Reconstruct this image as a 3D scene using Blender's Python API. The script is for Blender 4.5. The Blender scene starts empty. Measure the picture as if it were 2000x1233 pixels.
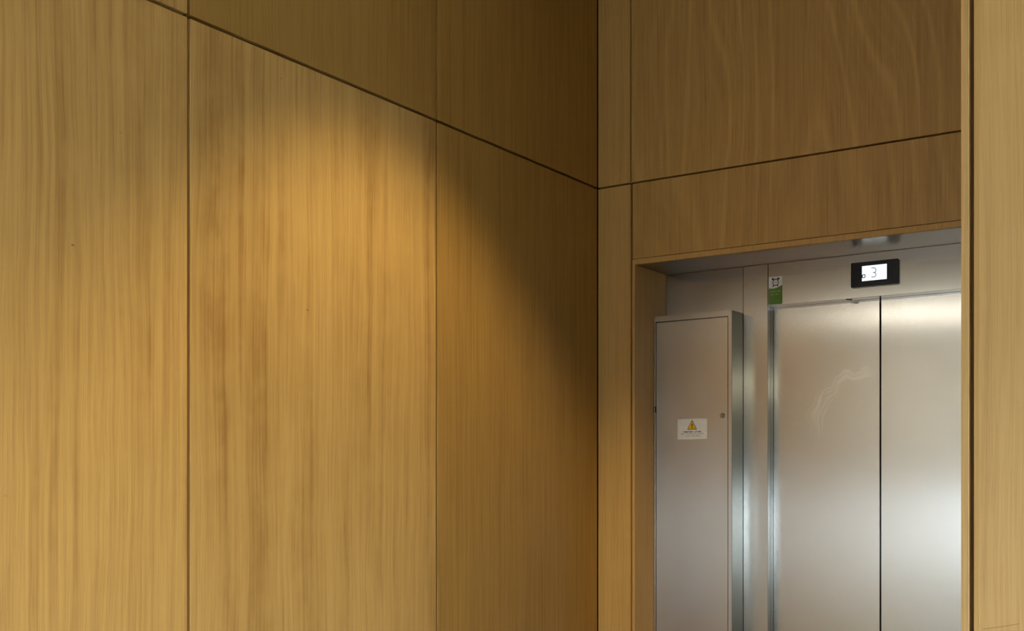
import bpy, bmesh, math, random
from mathutils import Vector, Matrix

random.seed(7)
scene = bpy.context.scene
col = scene.collection

# ------------------------------------------------------------------ camera
# World axes: the corner of the two wood walls stands on the origin, the left
# wall is the plane x = 0 (y < 0), the elevator wall the plane y = 0 (x > 0).
F_PX = 2341.0
cam_data = bpy.data.cameras.new('camera')
cam_data.sensor_fit = 'HORIZONTAL'
cam_data.sensor_width = 36.0
cam_data.lens = 36.0 * F_PX / 2000.0
cam_data.shift_y = (956.0 - 616.5) / 2000.0
cam_data.clip_start = 0.05
camera = bpy.data.objects.new('camera', cam_data)
col.objects.link(camera)
camera.location = (2.1543, -3.7967, 1.45)
camera.rotation_euler = (math.radians(90), 0, math.atan2(0.5545, 0.8322))
scene.camera = camera

# ------------------------------------------------------------------ world, exposure
world = bpy.data.worlds.new('overcast_sky')
scene.world = world
world.use_nodes = True
bg = world.node_tree.nodes['Background']
bg.inputs['Color'].default_value = (0.78, 0.915, 1.05, 1)
bg.inputs['Strength'].default_value = 20.0

vs = scene.view_settings
vs.view_transform = 'Standard'
vs.look = 'None'
vs.gamma = 1.0
vs.use_curve_mapping = False
vs.exposure = 0.35

SPOT_WATT = 120.0          # the downlight washing the left wall
CEIL_WATT = 45.0          # the added lobby downlights
CEIL_Z = 3.5
# rooms: alcove in front of the elevator, lobby behind the portal wall
LOBBY = dict(x0=-5.0, x1=6.0, y0=-7.0, y1=-1.5)


def portal(name, loc, rot, sx, sy):
    d = bpy.data.lights.new(name, 'AREA')
    d.shape = 'RECTANGLE'
    d.size, d.size_y = sx, sy
    d.cycles.is_portal = True
    o = bpy.data.objects.new(name, d)
    col.objects.link(o)
    o.location = loc
    o.rotation_euler = rot
    return o


# daylight enters through three windows of the lobby (portals only steer the sampling)
WIN_FRONT = dict(a0=1.2, a1=2.4, z0=0.55, z1=1.5)
WIN_FRONT_2 = dict(a0=4.7, a1=5.85, z0=0.55, z1=1.5)
WIN_LEFT = dict(a0=-6.6, a1=-3.0, z0=0.15, z1=2.9)
WIN_RIGHT = dict(a0=-6.6, a1=-2.0, z0=0.4, z1=1.5)
portal('daylight_portal', (1.8, -7.1, 1.025), (math.radians(90), 0, 0), 1.2, 0.95)
portal('daylight_portal', (5.275, -7.1, 1.025), (math.radians(90), 0, 0), 1.15, 0.95)
portal('daylight_portal', (-5.1, -4.8, 1.525), (math.radians(90), 0, math.radians(-90)), 3.6, 2.75)
portal('daylight_portal', (6.1, -4.3, 0.95), (math.radians(90), 0, math.radians(90)), 4.6, 1.1)


# ------------------------------------------------------------------ helpers
def link(name, me, mat=None, parent=None, loc=None, rotz=None):
    o = bpy.data.objects.new(name, me)
    col.objects.link(o)
    if mat is not None and me is not None:
        if not me.materials:
            me.materials.append(mat)
    if loc is not None:
        o.location = loc
    if rotz is not None:
        o.rotation_euler = (0, 0, rotz)
    if parent is not None:
        o.parent = parent
    return o


def tag(o, label, cat, group=None):
    o['label'] = label
    o['category'] = cat
    if group:
        o['group'] = group
    return o


def structure(o, label=None):
    o['kind'] = 'structure'
    if label:
        o['label'] = label
    return o


def empty(name, loc, label, cat):
    o = bpy.data.objects.new(name, None)
    col.objects.link(o)
    o.location = loc
    o.empty_display_size = 0.05
    return tag(o, label, cat)


def add_box(bm, x0, x1, y0, y1, z0, z1):
    v = [bm.verts.new(p) for p in ((x0, y0, z0), (x1, y0, z0), (x1, y1, z0), (x0, y1, z0),
                                   (x0, y0, z1), (x1, y0, z1), (x1, y1, z1), (x0, y1, z1))]
    for f in ((0, 3, 2, 1), (4, 5, 6, 7), (0, 1, 5, 4), (1, 2, 6, 5), (2, 3, 7, 6), (3, 0, 4, 7)):
        bm.faces.new([v[i] for i in f])


def to_mesh(bm, name, bevel=0.0, seg=1):
    if bevel > 0:
        bmesh.ops.bevel(bm, geom=list(bm.edges), offset=bevel, segments=seg, affect='EDGES', clamp_overlap=True)
    bmesh.ops.recalc_face_normals(bm, faces=list(bm.faces))
    me = bpy.data.meshes.new(name)
    bm.to_mesh(me)
    bm.free()
    return me


def box(name, b, mat, parent=None, bevel=0.0, origin=None, rotz=None, seg=1):
    """b = x0,x1,y0,y1,z0,z1 relative to origin (in the object's own frame)."""
    bm = bmesh.new()
    add_box(bm, *b)
    return link(name, to_mesh(bm, name, bevel, seg), mat, parent, origin, rotz)


def prism(name, pts, depth, mat, parent=None, origin=None, front=0.0):
    """Outline in local x,z extruded along +y by depth; front face at y = front."""
    bm = bmesh.new()
    a = [bm.verts.new((x, front, z)) for x, z in pts]
    b = [bm.verts.new((x, front + depth, z)) for x, z in pts]
    n = len(pts)
    bm.faces.new(a)
    bm.faces.new(b[::-1])
    for i in range(n):
        bm.faces.new((a[i], b[i], b[(i + 1) % n], a[(i + 1) % n]))
    return link(name, to_mesh(bm, name), mat, parent, origin)


def stroke(bm, pts, w, y0, y1, closed=False):
    """A flat ribbon of width w along a polyline in x,z with depth y0..y1."""
    P = [Vector((p[0], p[1])) for p in pts]
    n = len(P)
    L, R = [], []
    for i in range(n):
        if closed:
            d = (P[(i + 1) % n] - P[i - 1])
        else:
            d = P[min(i + 1, n - 1)] - P[max(i - 1, 0)]
        d.normalize()
        q = Vector((-d.y, d.x)) * w / 2
        L.append(P[i] + q)
        R.append(P[i] - q)
    vl = [[bm.verts.new((p.x, y, p.y)) for p in L] for y in (y0, y1)]
    vr = [[bm.verts.new((p.x, y, p.y)) for p in R] for y in (y0, y1)]
    m = n if closed else n - 1
    for i in range(m):
        j = (i + 1) % n
        bm.faces.new((vl[0][i], vl[0][j], vr[0][j], vr[0][i]))
        bm.faces.new((vl[1][i], vr[1][i], vr[1][j], vl[1][j]))
        bm.faces.new((vl[0][i], vl[1][i], vl[1][j], vl[0][j]))
        bm.faces.new((vr[0][i], vr[0][j], vr[1][j], vr[1][i]))
    if not closed:
        for i in (0, n - 1):
            bm.faces.new((vl[0][i], vr[0][i], vr[1][i], vl[1][i]))


def arc(cx, cz, r, a0, a1, n):
    return [(cx + r * math.cos(math.radians(a0 + (a1 - a0) * i / (n - 1))),
             cz + r * math.sin(math.radians(a0 + (a1 - a0) * i / (n - 1)))) for i in range(n)]


def rounded(x0, x1, z0, z1, r, n=4):
    p = []
    for cx, cz, a in ((x1 - r, z0 + r, -90), (x1 - r, z1 - r, 0), (x0 + r, z1 - r, 90), (x0 + r, z0 + r, 180)):
        p += arc(cx, cz, r, a, a + 90, n)
    return p


def cyl(name, r, depth, mat, parent=None, loc=None, axis='Y', n=24, bevel=0.0):
    bm = bmesh.new()
    bmesh.ops.create_cone(bm, cap_ends=True, segments=n, radius1=r, radius2=r, depth=depth)
    if axis == 'Y':
        bmesh.ops.rotate(bm, verts=bm.verts, cent=(0, 0, 0), matrix=Matrix.Rotation(math.radians(90), 3, 'X'))
    return link(name, to_mesh(bm, name, bevel), mat, parent, loc)


# ------------------------------------------------------------------ materials
class N:
    """Small node-tree builder."""

    def __init__(self, name):
        self.m = bpy.data.materials.new(name)
        self.m.use_nodes = True
        self.t = self.m.node_tree
        self.b = self.t.nodes['Principled BSDF']

    def n(self, kind, **kw):
        o = self.t.nodes.new(kind)
        for k, v in kw.items():
            setattr(o, k, v)
        return o

    def put(self, sock, v):
        if hasattr(v, 'is_output'):
            self.t.links.new(v, sock)
        elif v is not None:
            sock.default_value = v

    def math(self, op, a, b=None, c=None, clamp=False):
        o = self.n('ShaderNodeMath', operation=op, use_clamp=clamp)
        for i, v in enumerate((a, b, c)):
            self.put(o.inputs[i], v)
        return o.outputs[0]

    def vec(self, x, y, z):
        o = self.n('ShaderNodeCombineXYZ')
        for i, v in enumerate((x, y, z)):
            self.put(o.inputs[i], v)
        return o.outputs[0]

    def noise(self, vec, scale=1.0, detail=2.0, rough=0.5):
        o = self.n('ShaderNodeTexNoise')
        self.put(o.inputs['Vector'], vec)
        o.inputs['Scale'].default_value = scale
        o.inputs['Detail'].default_value = detail
        o.inputs['Roughness'].default_value = rough
        return o.outputs[0]

    def remap(self, v, a, b, c, d, smooth=True):
        o = self.n('ShaderNodeMapRange')
        o.interpolation_type = 'SMOOTHSTEP' if smooth else 'LINEAR'
        self.put(o.inputs['Value'], v)
        for k, x in zip(('From Min', 'From Max', 'To Min', 'To Max'), (a, b, c, d)):
            o.inputs[k].default_value = x
        return o.outputs[0]

    def mix(self, fac, a, b, blend='MIX'):
        o = self.n('ShaderNodeMix', data_type='RGBA', blend_type=blend)
        self.put(o.inputs['Factor'], fac)
        self.put(o.inputs['A'], a)
        self.put(o.inputs['B'], b)
        return [s for s in o.outputs if s.type == 'RGBA'][0]

    def set(self, **kw):
        for k, v in kw.items():
            self.put(self.b.inputs[k.replace('_', ' ')], v)
        return self


def plain(name, rgb, rough=0.6, metal=0.0, grain=0.03):
    k = N(name)
    co = k.n('ShaderNodeTexCoord').outputs['Object']
    v = k.noise(co, 60.0, 3.0)
    f = k.remap(v, 0.3, 0.7, 1 - grain, 1 + grain)
    c = k.mix(1.0, (*rgb, 1), k.vec(f, f, f), 'MULTIPLY')
    k.set(Base_Color=c, Roughness=rough, Metallic=metal)
    return k.m


def wood(name, light, dark, broad=0.5, medium=0.35, fine=0.25, flame=0.0, wavy=0.012, marks=0.0):
    """Veneer: local x runs across the grain, local z along it; every panel gets its own cut."""
    k = N(name)
    co = k.n('ShaderNodeTexCoord').outputs['Object']
    sp = k.n('ShaderNodeSeparateXYZ')
    k.put(sp.inputs[0], co)
    rnd = k.n('ShaderNodeObjectInfo').outputs['Random']
    off = k.math('MULTIPLY', rnd, 37.0)
    x, y, z = sp.outputs[0], sp.outputs[1], sp.outputs[2]
    x = k.math('ADD', x, y)                      # edges continue the grain of the face
    xo = k.math('ADD', x, off)
    # slow sideways drift of the grain
    w1 = k.noise(k.vec(k.math('MULTIPLY', xo, 3.0), off, k.math('MULTIPLY', z, 1.3)), 1.0, 2.0)
    w2 = k.noise(k.vec(k.math('MULTIPLY', xo, 14.0), off, k.math('MULTIPLY', z, 7.0)), 1.0, 1.0)
    xw = k.math('ADD', xo, k.math('MULTIPLY', k.math('SUBTRACT', w1, 0.5), wavy * 6))
    xw = k.math('ADD', xw, k.math('MULTIPLY', k.math('SUBTRACT', w2, 0.5), wavy * 0.6))
    def streak(sx, sz, detail=2.0, rough=0.5):
        return k.noise(k.vec(k.math('MULTIPLY', xw, sx), off, k.math('MULTIPLY', z, sz)), 1.0, detail, rough)
    b = k.remap(streak(13.0, 0.55, 2.0), 0.42, 0.72, 0.0, 1.0)
    b2 = k.remap(streak(38.0, 0.9, 2.0), 0.48, 0.74, 0.0, 1.0)
    mot = k.noise(k.vec(k.math('MULTIPLY', xo, 14.0), off, k.math('MULTIPLY', z, 9.0)), 1.0, 2.0, 0.6)
    b = k.math('MULTIPLY', k.math('ADD', k.math('MULTIPLY', b, 0.55), k.math('MULTIPLY', b2, 0.6)), broad)
    b = k.math('MULTIPLY', b, k.remap(mot, 0.3, 0.7, 0.68, 1.28))
    md = k.math('MULTIPLY', k.remap(streak(120.0, 1.3, 3.0, 0.6), 0.4, 0.75, 0.0, 1.0), medium)
    fn = k.math('MULTIPLY', k.remap(streak(520.0, 5.0, 2.0), 0.4, 0.7, 0.0, 1.0), fine)
    pores = k.math('MULTIPLY', k.remap(streak(900.0, 22.0, 1.0), 0.6, 0.72, 0.0, 1.0), fine * 0.6)
    t = k.math('ADD', k.math('ADD', b, md), k.math('ADD', fn, pores))
    if flame > 0:
        # plain-sliced growth rings: slender pale arches
        ring = k.math('ADD', k.math('MULTIPLY', xo, 9.0),
                      k.math('MULTIPLY', k.noise(k.vec(k.math('MULTIPLY', xo, 2.6), off, k.math('MULTIPLY', z, 0.55)), 1.0, 1.0), 7.5))
        s = k.math('SINE', k.math('MULTIPLY', ring, 6.283))
        s = k.math('POWER', k.remap(s, -1, 1, 0, 1, False), 7.0)
        s2 = k.math('SINE', k.math('MULTIPLY', ring, 18.6))
        s2 = k.math('POWER', k.remap(s2, -1, 1, 0, 1, False), 4.0)
        t = k.math('ADD', t, 0.24)
        t = k.math('SUBTRACT', t, k.math('MULTIPLY', s, flame))
        t = k.math('SUBTRACT', t, k.math('MULTIPLY', s2, flame * 0.35))
    # faint cross figure
    t = k.math('ADD', t, k.math('MULTIPLY', k.math('SUBTRACT', mot, 0.5), 0.16))
    c = k.mix(k.math('MULTIPLY', t, 1.0, clamp=True), (*light, 1), (*dark, 1))
    # every sheet is a little lighter or darker
    tone = k.remap(rnd, 0, 1, 0.94, 1.05, False)
    c = k.mix(1.0, c, k.vec(tone, tone, tone), 'MULTIPLY')
    if marks > 0:
        # small dark knots and dents, wider than tall, a few on every sheet
        vo = k.n('ShaderNodeTexVoronoi', feature='F1')
        k.put(vo.inputs['Vector'], k.vec(k.math('MULTIPLY', xo, 1.0), 0.0, k.math('MULTIPLY', z, 2.2)))
        vo.inputs['Scale'].default_value = 7.5
        d = vo.outputs['Distance']
        sc = k.n('ShaderNodeSeparateColor')
        k.put(sc.inputs[0], vo.outputs['Color'])
        gate = k.remap(sc.outputs[0], 0.40, 0.44, 0.0, 1.0)
        mk = k.math('MULTIPLY', k.remap(d, 0.012, 0.048, marks, 0.0), gate)
        c = k.mix(mk, c, (dark[0] * 0.35, dark[1] * 0.3, dark[2] * 0.25, 1))
    k.set(Base_Color=c, Roughness=k.remap(fn, 0.0, 0.35, 0.44, 0.52))
    k.b.inputs['IOR'].default_value = 1.42
    return k.m


def steel(name, rgb, rough=0.3, aniso=0.75, smear=0.0, lines=0.012):
    """Brushed steel, grain upright: highlights stretch sideways."""
    k = N(name)
    co = k.n('ShaderNodeTexCoord').outputs['Object']
    sp = k.n('ShaderNodeSeparateXYZ')
    k.put(sp.inputs[0], co)
    x = k.math('ADD', sp.outputs[0], sp.outputs[1])
    z = sp.outputs[2]
    br = k.noise(k.vec(k.math('MULTIPLY', x, 900.0), 0.0, k.math('MULTIPLY', z, 6.0)), 1.0, 2.0)
    f = k.remap(br, 0.3, 0.7, 1 - lines, 1 + lines)
    spots = k.noise(co, 7.0, 3.0, 0.55)
    r = k.remap(spots, 0.35, 0.8, rough * 0.97, rough * 1.06)
    c = k.mix(1.0, (*rgb, 1), k.vec(f, f, f), 'MULTIPLY')
    if smear > 0:
        # wiped finger smears: curved, milky
        dx = k.math('ADD', sp.outputs[0], 0.05)
        dz = k.math('SUBTRACT', z, 1.66)
        rad = k.math('SQRT', k.math('ADD', k.math('MULTIPLY', dx, dx), k.math('MULTIPLY', dz, dz)))
        wob = k.noise(co, 14.0, 2.0)
        rad = k.math('ADD', rad, k.math('MULTIPLY', k.math('SUBTRACT', wob, 0.5), 0.07))
        band = k.remap(k.math('ABSOLUTE', k.math('SUBTRACT', rad, 0.175)), 0.004, 0.05, 1.0, 0.0)
        strands = k.remap(k.noise(k.vec(k.math('MULTIPLY', rad, 130.0), 0.0, k.math('MULTIPLY', z, 9.0)), 1.0, 2.0), 0.42, 0.68, 0.15, 1.0)
        gate = k.math('MULTIPLY', k.remap(dx, -0.02, 0.05, 1.0, 0.0), k.remap(dz, -0.10, 0.02, 0.0, 1.0))
        sm = k.math('MULTIPLY', k.math('MULTIPLY', band, strands), k.math('MULTIPLY', gate, smear))
        r = k.math('ADD', r, k.math('MULTIPLY', sm, 0.12))
        c = k.mix(sm, c, (0.85, 0.83, 0.80, 1))
    cr = k.n('ShaderNodeVectorMath', operation='CROSS_PRODUCT')
    cr.inputs[0].default_value = (0, 0, 1)
    k.put(cr.inputs[1], k.n('ShaderNodeNewGeometry').outputs['Normal'])
    ad = k.n('ShaderNodeVectorMath', operation='ADD')
    k.put(ad.inputs[0], cr.outputs[0])
    ad.inputs[1].default_value = (0.002, 0.0, 0.0)
    k.set(Base_Color=c, Metallic=1.0, Roughness=r, Anisotropic=aniso, Tangent=ad.outputs[0])
    return k.m


def glow(name, rgb, strength):
    k = N(name)
    co = k.n('ShaderNodeTexCoord').outputs['Object']
    v = k.remap(k.noise(co, 30.0, 1.0), 0.3, 0.7, 0.97, 1.03)
    k.set(Base_Color=(*rgb, 1), Emission_Color=(*rgb, 1), Emission_Strength=k.math('MULTIPLY', v, strength), Roughness=0.4)
    return k.m


OAK_L, OAK_D = (0.575, 0.355, 0.108), (0.33, 0.175, 0.042)
M = {}
M['oak_streaky'] = wood('oak_veneer_streaky', OAK_L, OAK_D, 0.60, 0.36, 0.30, 0.0, 0.008, 0.75)
M['oak_straight'] = wood('oak_veneer_straight', (0.395, 0.226, 0.052), (0.235, 0.118, 0.022), 0.22, 0.40, 0.34, 0.0, 0.002)
M['oak_flame'] = wood('oak_veneer_crown_cut', OAK_L, OAK_D, 0.15, 0.25, 0.34, 0.26, 0.002)
M['oak_even'] = wood('oak_veneer_even', OAK_L, OAK_D, 0.12, 0.22, 0.25, 0.0, 0.004)
M['oak_daylit'] = wood('oak_veneer_daylit', (0.63, 0.41, 0.145), (0.36, 0.20, 0.055), 0.12, 0.22, 0.25, 0.0, 0.004)  # even oak with the near wall's daylight painted in as paler colour
M['backing'] = plain('dark_backing_board', (0.034, 0.014, 0.004), 0.8)
M['backing_oak'] = plain('brown_stained_board', (0.13, 0.065, 0.018), 0.8)
M['steel_panel'] = steel('brushed_steel_plate', (0.47, 0.46, 0.43), 0.19, 0.97)
M['steel_door'] = steel('brushed_steel_door', (0.49, 0.48, 0.45), 0.19, 0.97, smear=0.28)
M['steel_cabinet'] = steel('brushed_steel_cabinet', (0.54, 0.525, 0.49), 0.21, 0.95)
M['steel_polished'] = steel('polished_steel_return', (0.28, 0.285, 0.255), 0.15, 0.4)
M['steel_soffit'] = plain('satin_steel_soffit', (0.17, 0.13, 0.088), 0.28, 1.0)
M['dark_metal'] = plain('dark_metal', (0.06, 0.06, 0.065), 0.4, 0.6)
M['bezel'] = plain('black_glossy_plastic', (0.008, 0.010, 0.018), 0.22)
M['bezel'].node_tree.nodes['Principled BSDF'].inputs['Specular IOR Level'].default_value = 0.18
M['screen'] = glow('lit_screen', (0.82, 0.96, 1.0), 0.82)
M['digit'] = plain('grey_screen_segment', (0.07, 0.075, 0.09), 0.5)
M['icon'] = plain('dark_screen_segment', (0.03, 0.06, 0.10), 0.5)
M['paper'] = plain('white_sticker_vinyl', (0.80, 0.79, 0.75), 0.45)
M['yellow'] = plain('warning_yellow_print', (0.78, 0.50, 0.02), 0.45)
M['ink'] = plain('black_print', (0.03, 0.028, 0.025), 0.5)
M['ink_grey'] = plain('grey_print', (0.30, 0.29, 0.28), 0.5)
M['green'] = plain('green_print', (0.115, 0.24, 0.03), 0.45)
M['green_light'] = plain('pale_green_print', (0.30, 0.50, 0.14), 0.45)
M['plaster'] = plain('white_plaster', (0.78, 0.76, 0.71), 0.85)
M['ceiling'] = plain('brown_ceiling_paint', (0.26, 0.20, 0.14), 0.9)
M['stone'] = plain('brown_stone_floor', (0.12, 0.088, 0.06), 0.6, 0.0, 0.08)
M['frame'] = plain('grey_window_frame', (0.35, 0.35, 0.36), 0.45, 0.5)
M['ground'] = plain('pale_paving', (0.45, 0.44, 0.42), 0.8)
M['scratch'] = plain('scratched_veneer', (0.33, 0.185, 0.058), 0.6)
M['lamp'] = glow('lamp_disc', (1.0, 0.84, 0.60), 14.0)
M['pendant'] = glow('opal_lamp_diffuser', (1.0, 0.95, 0.84), 22.0)
M['bulkhead'] = glow('opal_bulkhead_diffuser', (1.0, 0.95, 0.76), 14.0)
M['white_metal'] = plain('white_lacquered_metal', (0.75, 0.75, 0.74), 0.4)
gk = N('window_glass')
tr = gk.n('ShaderNodeBsdfTransparent')
gl = gk.n('ShaderNodeBsdfGlossy')
gl.inputs['Roughness'].default_value = 0.02
mx = gk.n('ShaderNodeMixShader')
fr = gk.n('ShaderNodeFresnel')
gk.t.links.new(fr.outputs[0], mx.inputs[0])
gk.t.links.new(tr.outputs[0], mx.inputs[1])
gk.t.links.new(gl.outputs[0], mx.inputs[2])
gk.t.links.new(mx.outputs[0], gk.t.nodes['Material Output'].inputs['Surface'])
M['glass'] = gk.m

# ------------------------------------------------------------------ shell
L = LOBBY
END_Y = -2.852            # the wood wall on the left ends here, the lobby opens beyond
JOINT_Z = 2.5425
GAP = 0.008
T = 0.018               # panel thickness
structure(box('floor', (L['x0'], L['x1'], L['y0'], 0.50, -0.12, 0.0), M['stone']), 'brown stone floor')
structure(box('ceiling', (L['x0'], L['x1'], L['y0'], 0.50, CEIL_Z, CEIL_Z + 0.12), M['ceiling']), 'warm brown painted ceiling')
structure(box('ground_outside', (-40, 40, -40, 40, -0.60, -0.5), M['ground']))


def wall_with_window(name, axis, pos, thick, a0, a1, wins, outward):
    """A plaster wall along x (axis 'X') or y with one window opening."""
    bm = bmesh.new()
    p0, p1 = sorted((pos, pos + thick * outward))
    def seg(s0, s1, z0, z1):
        if axis == 'X':
            add_box(bm, s0, s1, p0, p1, z0, z1)
        else:
            add_box(bm, p0, p1, s0, s1, z0, z1)
    at = a0
    for win in wins:
        seg(at, win['a0'], 0, CEIL_Z)
        seg(win['a0'], win['a1'], 0, win['z0'])
        seg(win['a0'], win['a1'], win['z1'], CEIL_Z)
        at = win['a1']
    seg(at, a1, 0, CEIL_Z)
    return structure(link(name, to_mesh(bm, name), M['plaster']))


def window(name, axis, pos, win, n):
    bm = bmesh.new()
    def bar(s0, s1, z0, z1, t=0.03):
        if axis == 'X':
            add_box(bm, s0, s1, pos - t, pos + t, z0, z1)
        else:
            add_box(bm, pos - t, pos + t, s0, s1, z0, z1)
    w = 0.05
    bar(win['a0'], win['a1'], win['z0'], win['z0'] + w)
    bar(win['a0'], win['a1'], win['z1'] - w, win['z1'])
    step = (win['a1'] - win['a0']) / n
    for i in range(n + 1):
        c = win['a0'] + i * step
        c = min(max(c, win['a0'] + w / 2), win['a1'] - w / 2)
        bar(c - w / 2, c + w / 2, win['z0'] + w, win['z1'] - w)
    o = structure(link(name, to_mesh(bm, name), M['frame']))
    for i in range(n):
        s0 = win['a0'] + i * step + w / 2
        s1 = win['a0'] + (i + 1) * step - w / 2
        if axis == 'X':
            b = (s0, s1, pos - 0.004, pos + 0.004, win['z0'] + w, win['z1'] - w)
        else:
            b = (pos - 0.004, pos + 0.004, s0, s1, win['z0'] + w, win['z1'] - w)
        box('pane', b, M['glass'], o)
    return o


wall_with_window('wall_front', 'X', L['y0'], 0.15, L['x0'] - 0.15, L['x1'] + 0.15, (WIN_FRONT, WIN_FRONT_2), -1)
wall_with_window('wall_lobby_left', 'Y', L['x0'], 0.15, L['y0'], END_Y, (WIN_LEFT,), -1)
wall_with_window('wall_lobby_right', 'Y', L['x1'], 0.15, L['y0'], L['y1'], (WIN_RIGHT,), 1)
window('window_1', 'X', L['y0'] - 0.075, WIN_FRONT, 2)
window('window_4', 'X', L['y0'] - 0.075, WIN_FRONT_2, 2)
window('window_2', 'Y', L['x0'] - 0.075, WIN_LEFT, 4)
window('window_3', 'Y', L['x1'] + 0.075, WIN_RIGHT, 4)
structure(box('wall_lobby_return', (L['x0'], -0.15, END_Y, END_Y + 0.15, 0, CEIL_Z), M['plaster']))

# left wood wall: dark backing board, veneered panels proud of it with open joints
wall_left = structure(box('wall_left', (-0.15, -T - 0.004, END_Y, 0.40, 0, CEIL_Z), M['backing']),
                      'oak veneer panelled wall washed by a downlight')


def left_panel(y0, y1, z0, z1, mat):
    """Panel face on x = 0 between y0 < y1; local x runs along -y."""
    o = box('wood_panel', (0, y1 - y0, 0, T + 0.003, 0, z1 - z0), mat, wall_left, 0.0012)
    # local -y (the face) must point to world +x
    o.rotation_euler = (0, 0, math.radians(90))
    o.location = (0, y0, z0)
    return o


LJ = [-0.006, -0.9655, -1.9085, END_Y]
low_mats = [M['oak_straight'], M['oak_streaky'], M['oak_streaky']]
up_mats = [M['oak_straight'], M['oak_straight'], M['oak_streaky']]
for i in range(3):
    y1 = LJ[i] - (GAP / 2 if i else 0)
    y0 = LJ[i + 1] + (GAP / 2 if i < 2 else 0)
    left_panel(y0, y1, 0.09, JOINT_Z - GAP / 2, low_mats[i])
    left_panel(y0, y1, JOINT_Z + GAP / 2, CEIL_Z - 0.004, up_mats[i])
box('end_panel', (-0.15, 0.0, END_Y - 0.018, END_Y - 0.0005, 0, CEIL_Z - 0.004), M['oak_even'], wall_left, 0.001)
box('corner_filler', (-0.012, -0.005, -0.0055, 0.0, 0, CEIL_Z), M['backing_oak'], wall_left)
box('plinth', (-T - 0.003, -0.008, END_Y, -0.010, 0, 0.085), M['dark_metal'], wall_left)

# elevator wall: backing in pieces around the recess
REC_X0, REC_X1, REC_Z, REC_D = 0.1506, 1.735, 2.2505, 0.25
ALC_X = 2.60
bm = bmesh.new()
add_box(bm, REC_X0 - 0.012, REC_X1 + 0.012, T + 0.004, 0.40, REC_Z + 0.0185, CEIL_Z)
wall_corner = structure(box('wall_corner', (-0.018, REC_X0 - 0.0125, T + 0.004, 0.40, 0, CEIL_Z), M['backing']),
                        'narrow oak veneer pier between the corner and the recess')
wall_pier = structure(box('wall_pier', (REC_X1 + 0.0125, ALC_X + 0.15, T + 0.004, 0.40, 0, CEIL_Z), M['backing']))
wall_back = structure(link('wall_back', to_mesh(bm, 'wall_back'), M['backing']),
                      'oak veneer panelled wall around the elevator recess')


def back_panel(x0, x1, z0, z1, mat, parent=None):
    return box('wood_panel', (0, x1 - x0, 0, T + 0.003, 0, z1 - z0), mat, parent or wall_back, 0.0012, (x0, 0, z0))


SX = 0.1365             # joint between the corner strip and the wide panels
back_panel(0.0004, SX - 0.0035, 0.09, JOINT_Z - 0.003, M['oak_even'], wall_corner)
back_panel(0.0004, SX - 0.0055, JOINT_Z + 0.003, CEIL_Z - 0.004, M['oak_even'], wall_corner)
back_panel(SX - 0.0005, 1.748, JOINT_Z + 0.003, CEIL_Z - 0.004, M['oak_flame'])
back_panel(SX + 0.0045, 1.748, REC_Z + 0.0205, JOINT_Z - 0.003, M['oak_flame'])
back_panel(1.756, ALC_X, JOINT_Z + 0.003, CEIL_Z - 0.004, M['oak_even'], wall_pier)
back_panel(1.756, ALC_X, 0.09, JOINT_Z - 0.003, M['oak_even'], wall_pier)
# boards lining the recess, their front edges showing as a thin frame
box('liner_board', (0, REC_X0 - SX - 0.0035, -0.001, REC_D, 0, REC_Z + 0.0185), M['oak_even'], wall_corner, 0.0008, (SX + 0.0035, 0, 0.0))
box('liner_board', (0, 0.012, -0.001, REC_D, 0, REC_Z + 0.0185), M['oak_even'], wall_pier, 0.0008, (REC_X1, 0, 0.0))
box('lintel_board', (REC_X0 + 0.0002, REC_X1, -0.002, 0.012, REC_Z, REC_Z + 0.0185), M['oak_even'], wall_back, 0.0008)
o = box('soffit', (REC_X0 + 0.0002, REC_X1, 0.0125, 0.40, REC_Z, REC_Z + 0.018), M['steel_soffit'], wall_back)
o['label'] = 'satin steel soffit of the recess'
structure(box('wall_shaft', (-0.15, ALC_X + 0.15, 0.401, 0.50, 0, CEIL_Z), M['backing']))
structure(box('wall_alcove_right', (ALC_X + 0.0, ALC_X + 0.15, -1.35, 0.0, 0, CEIL_Z), M['oak_even']))

# portal wall nearer to the camera on the right
PX, PY = 1.6182, -1.5
wall_right = structure(box('wall_right', (PX + 0.002, L['x1'], PY + 0.014, PY + 0.15, 0, CEIL_Z), M['backing_oak']),
                       'near oak veneer wall end on the right')
box('edge_trim', (0, 0.0144, 0, 0.150, 0, CEIL_Z - 0.004), M['oak_daylit'], wall_right, 0.0012, (PX, PY, 0.002))
x = PX + 0.0225
for i, x1 in enumerate((2.585, 3.53, 4.475, 5.42, L['x1'])):
    for z0, z1 in ((0.09, JOINT_Z - 0.004), (JOINT_Z + 0.004, CEIL_Z - 0.004)):
        p = box('wood_panel', (0, x1 - x - (GAP if i < 4 else 0), 0, 0.0145, 0, z1 - z0), M['oak_daylit'], wall_right, 0.0012, (x, PY, z0))
        if i == 0 and z0 < 1:
            lip = box('edge_lipping', (0.0008, 0.0085, -0.0006, 0.010, 0, z1 - z0), M['oak_even'], wall_right, 0.0, (x, PY, z0))
            bm = bmesh.new()
            stroke(bm, [(0.030 - 0.014, 1.1945), (0.045, 1.2005), (0.062, 1.2045), (0.0785, 1.2085)], 0.0011, -0.0004, 0.002)
            link('scratch', to_mesh(bm, 'scratch'), M['scratch'], wall_right, (x, PY, 0))
    x = x1

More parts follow.
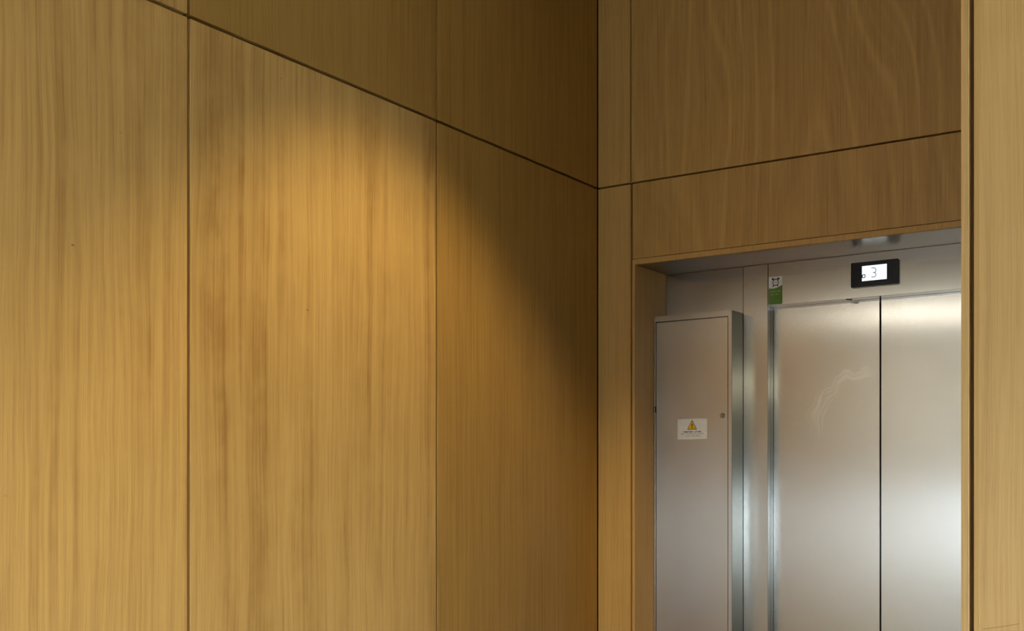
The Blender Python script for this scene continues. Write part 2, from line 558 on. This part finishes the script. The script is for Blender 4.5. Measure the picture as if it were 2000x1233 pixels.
# ------------------------------------------------------------------ ceiling downlights
def downlight(x, y, watt, angle, blend, label, color):
    root = empty('ceiling_downlight', (x, y, CEIL_Z), label, 'ceiling light')
    bm = bmesh.new()
    n = 32
    prof = [(0.052, 0.0), (0.075, 0.0), (0.075, -0.006), (0.056, -0.008), (0.048, -0.002)]
    rings = [[bm.verts.new((r * math.cos(2 * math.pi * i / n), r * math.sin(2 * math.pi * i / n), z)) for i in range(n)] for r, z in prof]
    for a, b in zip(rings, rings[1:]):
        for i in range(n):
            bm.faces.new((a[i], a[(i + 1) % n], b[(i + 1) % n], b[i]))
    link('trim_ring', to_mesh(bm, 'trim_ring'), M['white_metal'], root)
    cyl('lamp_lens', 0.047, 0.004, M['lamp'], root, (0, 0, -0.003), axis='Z')
    d = bpy.data.lights.new('downlight_beam', 'SPOT')
    d.energy = watt
    d.spot_size = angle
    d.spot_blend = blend
    d.shadow_soft_size = 0.03
    d.color = color
    o = bpy.data.objects.new('downlight_beam', d)
    col.objects.link(o)
    o.parent = root
    o.location = (0, 0, -0.03)
    return root


WARM = (1.0, 0.78, 0.42)
downlight(0.90, -1.28, SPOT_WATT, math.radians(87), 0.44, 'recessed ceiling downlight close to the left wood wall', WARM)
downlight(0.95, -3.05, 35.0, math.radians(96), 0.7, 'added ceiling downlight warming the end of the left wood wall', WARM)  # extra unseen lamp, added for warm light on the left wall
k = 0
for x, y in ((3.2, -3.6), (0.9, -5.0), (-2.6, -5.7), (3.2, -6.0), (-1.2, -5.7)):  # unseen lamps added for lobby light; the left pair wash the front wall
    k += 1
    downlight(x, y, CEIL_WATT * (2.8 if x < 0 else 0.7), math.radians(150 if x < 0 else 110), 0.6,
              'added ceiling downlight lighting the lobby, ' + ('nearest the portal wall', 'in the middle of the ceiling', 'nearest the tall left window', 'by the right window', 'beside the low front window')[k - 1], (1.0, 0.88, 0.70))

# a suspended linear lamp over the lobby, mirrored as a streak in the steel doors
pend = empty('pendant_light', (-0.27, -6.0, 2.95), 'slim suspended linear lamp in the lobby', 'pendant light')
box('lamp_housing', (-0.60, 0.60, -0.035, 0.035, 0.012, 0.07), M['white_metal'], pend, 0.004)
box('lamp_diffuser', (-0.59, 0.59, -0.032, 0.032, -0.022, 0.012), M['pendant'], pend, 0.003)
for sx in (-0.5, 0.5):
    cyl('suspension_wire', 0.0025, CEIL_Z - 2.95 - 0.07, M['dark_metal'], pend, (sx, 0, (CEIL_Z - 2.95 + 0.07) / 2), axis='Z', n=8)

wl = empty('wall_light', (3.5, L['y0'], 2.5), 'oblong bulkhead lamp on the pier between the low windows', 'wall light')
box('lamp_base', (-0.32, 0.32, 0.0, 0.03, -0.09, 0.09), M['white_metal'], wl, 0.004)
box('lamp_diffuser', (-0.30, 0.30, 0.03, 0.09, -0.075, 0.075), M['bulkhead'], wl, 0.012)

# ------------------------------------------------------------------ elevator front
SY = REC_D              # plane of the steel front
FX0, FX1 = 0.5505, 1.329          # clear opening of the frame
HEAD_Z = 2.1015
frame = empty('elevator_frame', (0.94, SY, 0), 'brushed steel elevator surround with header plate and side plates inside the wood recess', 'elevator frame')


def fbox(name, b, mat, bevel=0.0):
    c = frame.location
    return box(name, (b[0] - c.x, b[1] - c.x, b[2] - c.y, b[3] - c.y, b[4], b[5]), mat, frame, bevel)


fbox('side_plate', (REC_X0 + 0.0005, 0.4566, SY, SY + 0.02, 0.0, REC_Z - 0.0005), M['steel_panel'], 0.0006)
fbox('jamb_plate', (0.4582, FX0 - 0.0006, SY - 0.001, SY + 0.02, 0.0, REC_Z - 0.0005), M['steel_panel'], 0.0006)
fbox('jamb_plate', (FX1 + 0.0006, REC_X1 - 0.0005, SY - 0.001, SY + 0.02, 0.0, REC_Z - 0.0005), M['steel_panel'], 0.0006)
fbox('header_plate', (FX0 + 0.0006, FX1 - 0.0006, SY, SY + 0.050, HEAD_Z, REC_Z - 0.0005), M['steel_panel'], 0.0006)
fbox('jamb_return', (FX0 - 0.014, FX0 - 0.0002, SY + 0.0205, SY + 0.0505, 0.0, HEAD_Z), M['steel_polished'])
fbox('jamb_return', (FX1 + 0.0002, FX1 + 0.014, SY + 0.0205, SY + 0.0505, 0.0, HEAD_Z), M['steel_polished'])
fbox('sill', (FX0, FX1, SY + 0.0, SY + 0.11, 0.001, 0.012), M['steel_panel'], 0.001)
# a small release latch under the header
bm = bmesh.new()
add_box(bm, -0.008, 0.002, -0.004, 0.006, -0.003, 0.002)
add_box(bm, 0.002, 0.012, 0.000, 0.008, -0.005, -0.001)
latch = link('release_latch', to_mesh(bm, 'release_latch', 0.001), M['dark_metal'], frame, (0.8375 - 0.94, SY + 0.006 - SY, HEAD_Z))

SEAM = 0.9325
DOOR_Y = SY + 0.054
d1 = box('elevator_door', (FX0 - 0.02 - SEAM, -0.0020, 0, 0.03, 0, HEAD_Z + 0.02), M['steel_door'], None, 0.0015, (SEAM, DOOR_Y, 0.014))
tag(d1, 'left brushed steel elevator door panel with milky smears, beside the steel cabinet', 'elevator door', 'sliding elevator door panels')
d2 = box('elevator_door', (0.0020, FX1 + 0.02 - SEAM, 0, 0.03, 0, HEAD_Z + 0.02), M['steel_door'], None, 0.0015, (SEAM, DOOR_Y, 0.014))
tag(d2, 'right brushed steel elevator door panel, brighter, partly hidden by the near wood wall', 'elevator door', 'sliding elevator door panels')

# ------------------------------------------------------------------ control cabinet
CX0, CX1, CY, CZ = 0.1525, 0.4574, 0.1491, 2.0825
cab = empty('control_cabinet', (CX0, SY, 0.0), 'tall narrow brushed steel control cabinet standing left of the elevator doors', 'cabinet')


def cbox(name, b, mat, bevel=0.0, parent=cab):
    return box(name, (b[0] - CX0, b[1] - CX0, b[2] - SY, b[3] - SY, b[4], b[5]), mat, parent, bevel)


bm = bmesh.new()
rim_l, rim_r, rim_t = 0.0055, 0.0145, 0.020
def cb(x0, x1, y0, y1, z0, z1):
    add_box(bm, x0 - CX0, x1 - CX0, y0 - SY, y1 - SY, z0, z1)
cb(CX0, CX0 + rim_l, CY, SY - 0.0015, 0.0, CZ)
cb(CX1 - rim_r, CX1 - 0.0015, CY, SY - 0.0015, 0.0, CZ)
cb(CX0 + rim_l, CX1 - rim_r, CY, SY - 0.0015, CZ - rim_t, CZ)
cb(CX0 + rim_l, CX1 - rim_r, CY + 0.022, SY - 0.0015, 0.0, CZ - rim_t)
body = link('cabinet_body', to_mesh(bm, 'cabinet_body'), M['steel_cabinet'], cab)
sp_o = cbox('side_panel', (CX1 - 0.0014, CX1, CY + 0.0006, SY - 0.0015, 0.0, CZ - 0.0005), M['steel_polished'])
sp_o['label'] = 'shinier greenish steel side'
cdoor = cbox('cabinet_door', (CX0 + rim_l + 0.0012, CX1 - rim_r - 0.0022, CY + 0.0012, CY + 0.020, 0.02, CZ - rim_t - 0.0025), M['steel_cabinet'], 0.001)
# lock: collar, barrel and slot
lock = cyl('lock', 0.0085, 0.005, M['steel_polished'], cdoor, (0.4205 - CX0, CY - 0.001 - SY, 1.711), bevel=0.001)
cyl('lock_barrel', 0.0052, 0.004, M['steel_panel'], lock, (0, -0.003, 0), bevel=0.0006)
box('key_slot', (-0.0009, 0.0009, -0.0056, -0.004, -0.0035, 0.0035), M['dark_metal'], lock)
for hz in (1.742, 0.42):
    h = cyl('hinge', 0.0045, 0.022, M['steel_polished'], cab, (0.0012, CY - SY - 0.002, hz), axis='Z', n=16, bevel=0.0006)

# ------------------------------------------------------------------ stickers
SKX, SKZ = 0.2455, 1.630
stk = empty('warning_sticker', (SKX, CY + 0.0012, SKZ), 'white warning sticker with yellow triangle on the steel cabinet door', 'sticker')
prism('backing_sheet', rounded(0, 0.116, 0, 0.0735, 0.002), 0.0006, M['paper'], stk, front=-0.0007)
tx, tz, ts = 0.0575, 0.0345, 0.042
tri = lambda s, cz: [(tx - s / 2, cz), (tx + s / 2, cz), (tx + 0.0015, cz + s * 0.86), (tx - 0.0015, cz + s * 0.86)]
tr_o = prism('triangle', tri(0.038, 0.0345), 0.0003, M['ink'], stk, front=-0.0010)
prism('triangle_field', tri(0.0315, 0.0363), 0.0003, M['yellow'], tr_o, front=-0.0013)
prism('exclamation_mark', [(tx - 0.0012, 0.0445), (tx + 0.0012, 0.0445), (tx + 0.0020, 0.0565), (tx - 0.0020, 0.0565)], 0.0003, M['ink'], tr_o, front=-0.0016)
prism('exclamation_dot', arc(tx, 0.0412, 0.0017, 0, 330, 12), 0.0003, M['ink'], tr_o, front=-0.0016)


def text_line(parent, x0, x1, z, hgt, mat, front, gaps=(), slope=0.0):
    """An unreadably small line of print: letter-sized strokes with word gaps."""
    bm = bmesh.new()
    x = x0
    while x < x1 - hgt * 0.3:
        w = hgt * random.uniform(0.45, 0.75)
        if not any(a < x < b for a, b in gaps):
            zz = z + (x - x0) * slope
            kk = random.randint(0, 2)
            if kk == 0:
                add_box(bm, x, x + hgt * 0.2, front, front + 0.0003, zz, zz + hgt)
                add_box(bm, x + hgt * 0.2, x + w, front, front + 0.0003, zz + hgt * 0.8, zz + hgt)
            elif kk == 1:
                add_box(bm, x, x + w, front, front + 0.0003, zz, zz + hgt * 0.22)
                add_box(bm, x + w * 0.4, x + w * 0.7, front, front + 0.0003, zz + hgt * 0.22, zz + hgt)
            else:
                add_box(bm, x, x + hgt * 0.2, front, front + 0.0003, zz, zz + hgt)
                add_box(bm, x + w - hgt * 0.2, x + w, front, front + 0.0003, zz, zz + hgt)
                add_box(bm, x + hgt * 0.2, x + w - hgt * 0.2, front, front + 0.0003, zz + hgt * 0.42, zz + hgt * 0.6)
        x += w + hgt * 0.18
    o = link('printed_line', to_mesh(bm, 'printed_line'), mat, parent)
    o['kind'] = 'stuff'
    return o


text_line(stk, 0.022, 0.094, 0.0240, 0.0052, M['ink'], -0.0010, ((0.059, 0.066),))
text_line(stk, 0.012, 0.104, 0.0175, 0.0034, M['ink_grey'], -0.0010, ((0.030, 0.033), (0.058, 0.061), (0.08, 0.083)))
text_line(stk, 0.029, 0.089, 0.0100, 0.0034, M['ink_grey'], -0.0010, ((0.05, 0.053), (0.07, 0.073)))

GX, GZ = 0.5535, 2.1045
gst = empty('info_sticker', (GX, SY, GZ), 'small white and green sticker with clock symbol on the upper left of the elevator header', 'sticker')
prism('backing_sheet', rounded(0, 0.0505, 0, 0.098, 0.003), 0.0006, M['paper'], gst, front=-0.0007)
pts = [(0.0002, 0.003)] + [(0.003, 0.0002), (0.0475, 0.0002), (0.0503, 0.003)]
cur = [(0.0503 - 0.0501 * i / 10, 0.0585 + 0.0085 * (1 - i / 10) ** 1.6 - 0.004 * math.sin(math.pi * i / 10)) for i in range(11)]
gf = prism('green_field', pts + cur, 0.0003, M['green'], gst, front=-0.0010)
text_line(gf, 0.007, 0.046, 0.0435, 0.0046, M['green_light'], -0.0013, ((0.024, 0.027),))
text_line(gf, 0.007, 0.035, 0.0335, 0.0046, M['green_light'], -0.0013, ((0.018, 0.021),))
bm = bmesh.new()
cx, cz = 0.0255, 0.0775
stroke(bm, arc(cx, cz, 0.0105, 0, 345, 24), 0.0026, -0.0010, -0.0007, True)
clock = link('clock_symbol', to_mesh(bm, 'clock_symbol'), M['ink'], gst)
for sx in (-1, 1):
    prism('bell', arc(cx + sx * 0.0100, cz + 0.0125, 0.0042, 0, 330, 12), 0.0003, M['ink'], clock, front=-0.0010)
    bm = bmesh.new()
    stroke(bm, [(cx + sx * 0.0065, cz - 0.0090), (cx + sx * 0.0098, cz - 0.0150)], 0.0034, -0.0010, -0.0007)
    link('foot', to_mesh(bm, 'foot'), M['ink'], clock)
bm = bmesh.new()
stroke(bm, [(cx - 0.0045, cz + 0.001), (cx + 0.0, cz + 0.0), (cx + 0.005, cz + 0.003)], 0.0018, -0.0010, -0.0007)
link('clock_hands', to_mesh(bm, 'clock_hands'), M['ink_grey'], clock)
bm = bmesh.new()
stroke(bm, [(cx - 0.006, cz + 0.0135), (cx + 0.006, cz + 0.0135)], 0.0018, -0.0010, -0.0007)
link('clock_handle', to_mesh(bm, 'clock_handle'), M['ink_grey'], clock)

# ------------------------------------------------------------------ floor display
DX0, DX1, DZ0, DZ1 = 0.852, 1.0112, 2.1355, 2.2195
disp = empty('floor_display', (DX0, SY, DZ0), 'black floor display with lit screen reading 3 above the elevator doors', 'display')
W, H = DX1 - DX0, DZ1 - DZ0
o = prism('bezel', rounded(0, W, 0, H, 0.003), 0.012, M['bezel'], disp, front=-0.0122)
bv = o.modifiers.new('soft_edge', 'BEVEL')
bv.width = 0.0012
bv.segments = 2
sx0, sx1, sz0, sz1 = 0.8888 - DX0 + 0.0015, 0.9717 - DX0 + 0.002, 2.1545 - DZ0, 2.2052 - DZ0
scr = prism('screen', [(sx0, sz0), (sx1, sz0), (sx1, sz1), (sx0, sz1)], 0.0008, M['screen'], disp, front=-0.0130)
bm = bmesh.new()
dcx, dcz, r = sx0 + 0.039, (sz0 + sz1) / 2, 0.0075
pts = arc(dcx, dcz + r + 0.0015, r, 140, -80, 14)[:-1] + [(dcx + 0.0012, dcz + 0.0005)]
low = [(dcx + 0.0012, dcz + 0.0005)] + arc(dcx, dcz - r, r + 0.0008, 80, -140, 14)[1:]
stroke(bm, [(dcx - 0.0075, dcz + 2 * r + 0.001), (dcx + 0.004, dcz + 2 * r + 0.001)] + arc(dcx + 0.001, dcz + r, r, 60, -70, 10), 0.0022, -0.0134, -0.0130)
stroke(bm, [(dcx - 0.002, dcz)] + arc(dcx + 0.001, dcz - r, r, 75, -100, 12) + [(dcx - 0.0075, dcz - 2 * r + 0.0012)], 0.0022, -0.0134, -0.0130)
link('digit_three', to_mesh(bm, 'digit_three'), M['digit'], scr)
bm = bmesh.new()
stroke(bm, rounded(sx0 + 0.0015, sx0 + 0.0105, sz0 + 0.0115, sz0 + 0.0215, 0.001, 2), 0.0028, -0.0134, -0.0130, True)
link('square_icon', to_mesh(bm, 'square_icon'), M['icon'], scr)
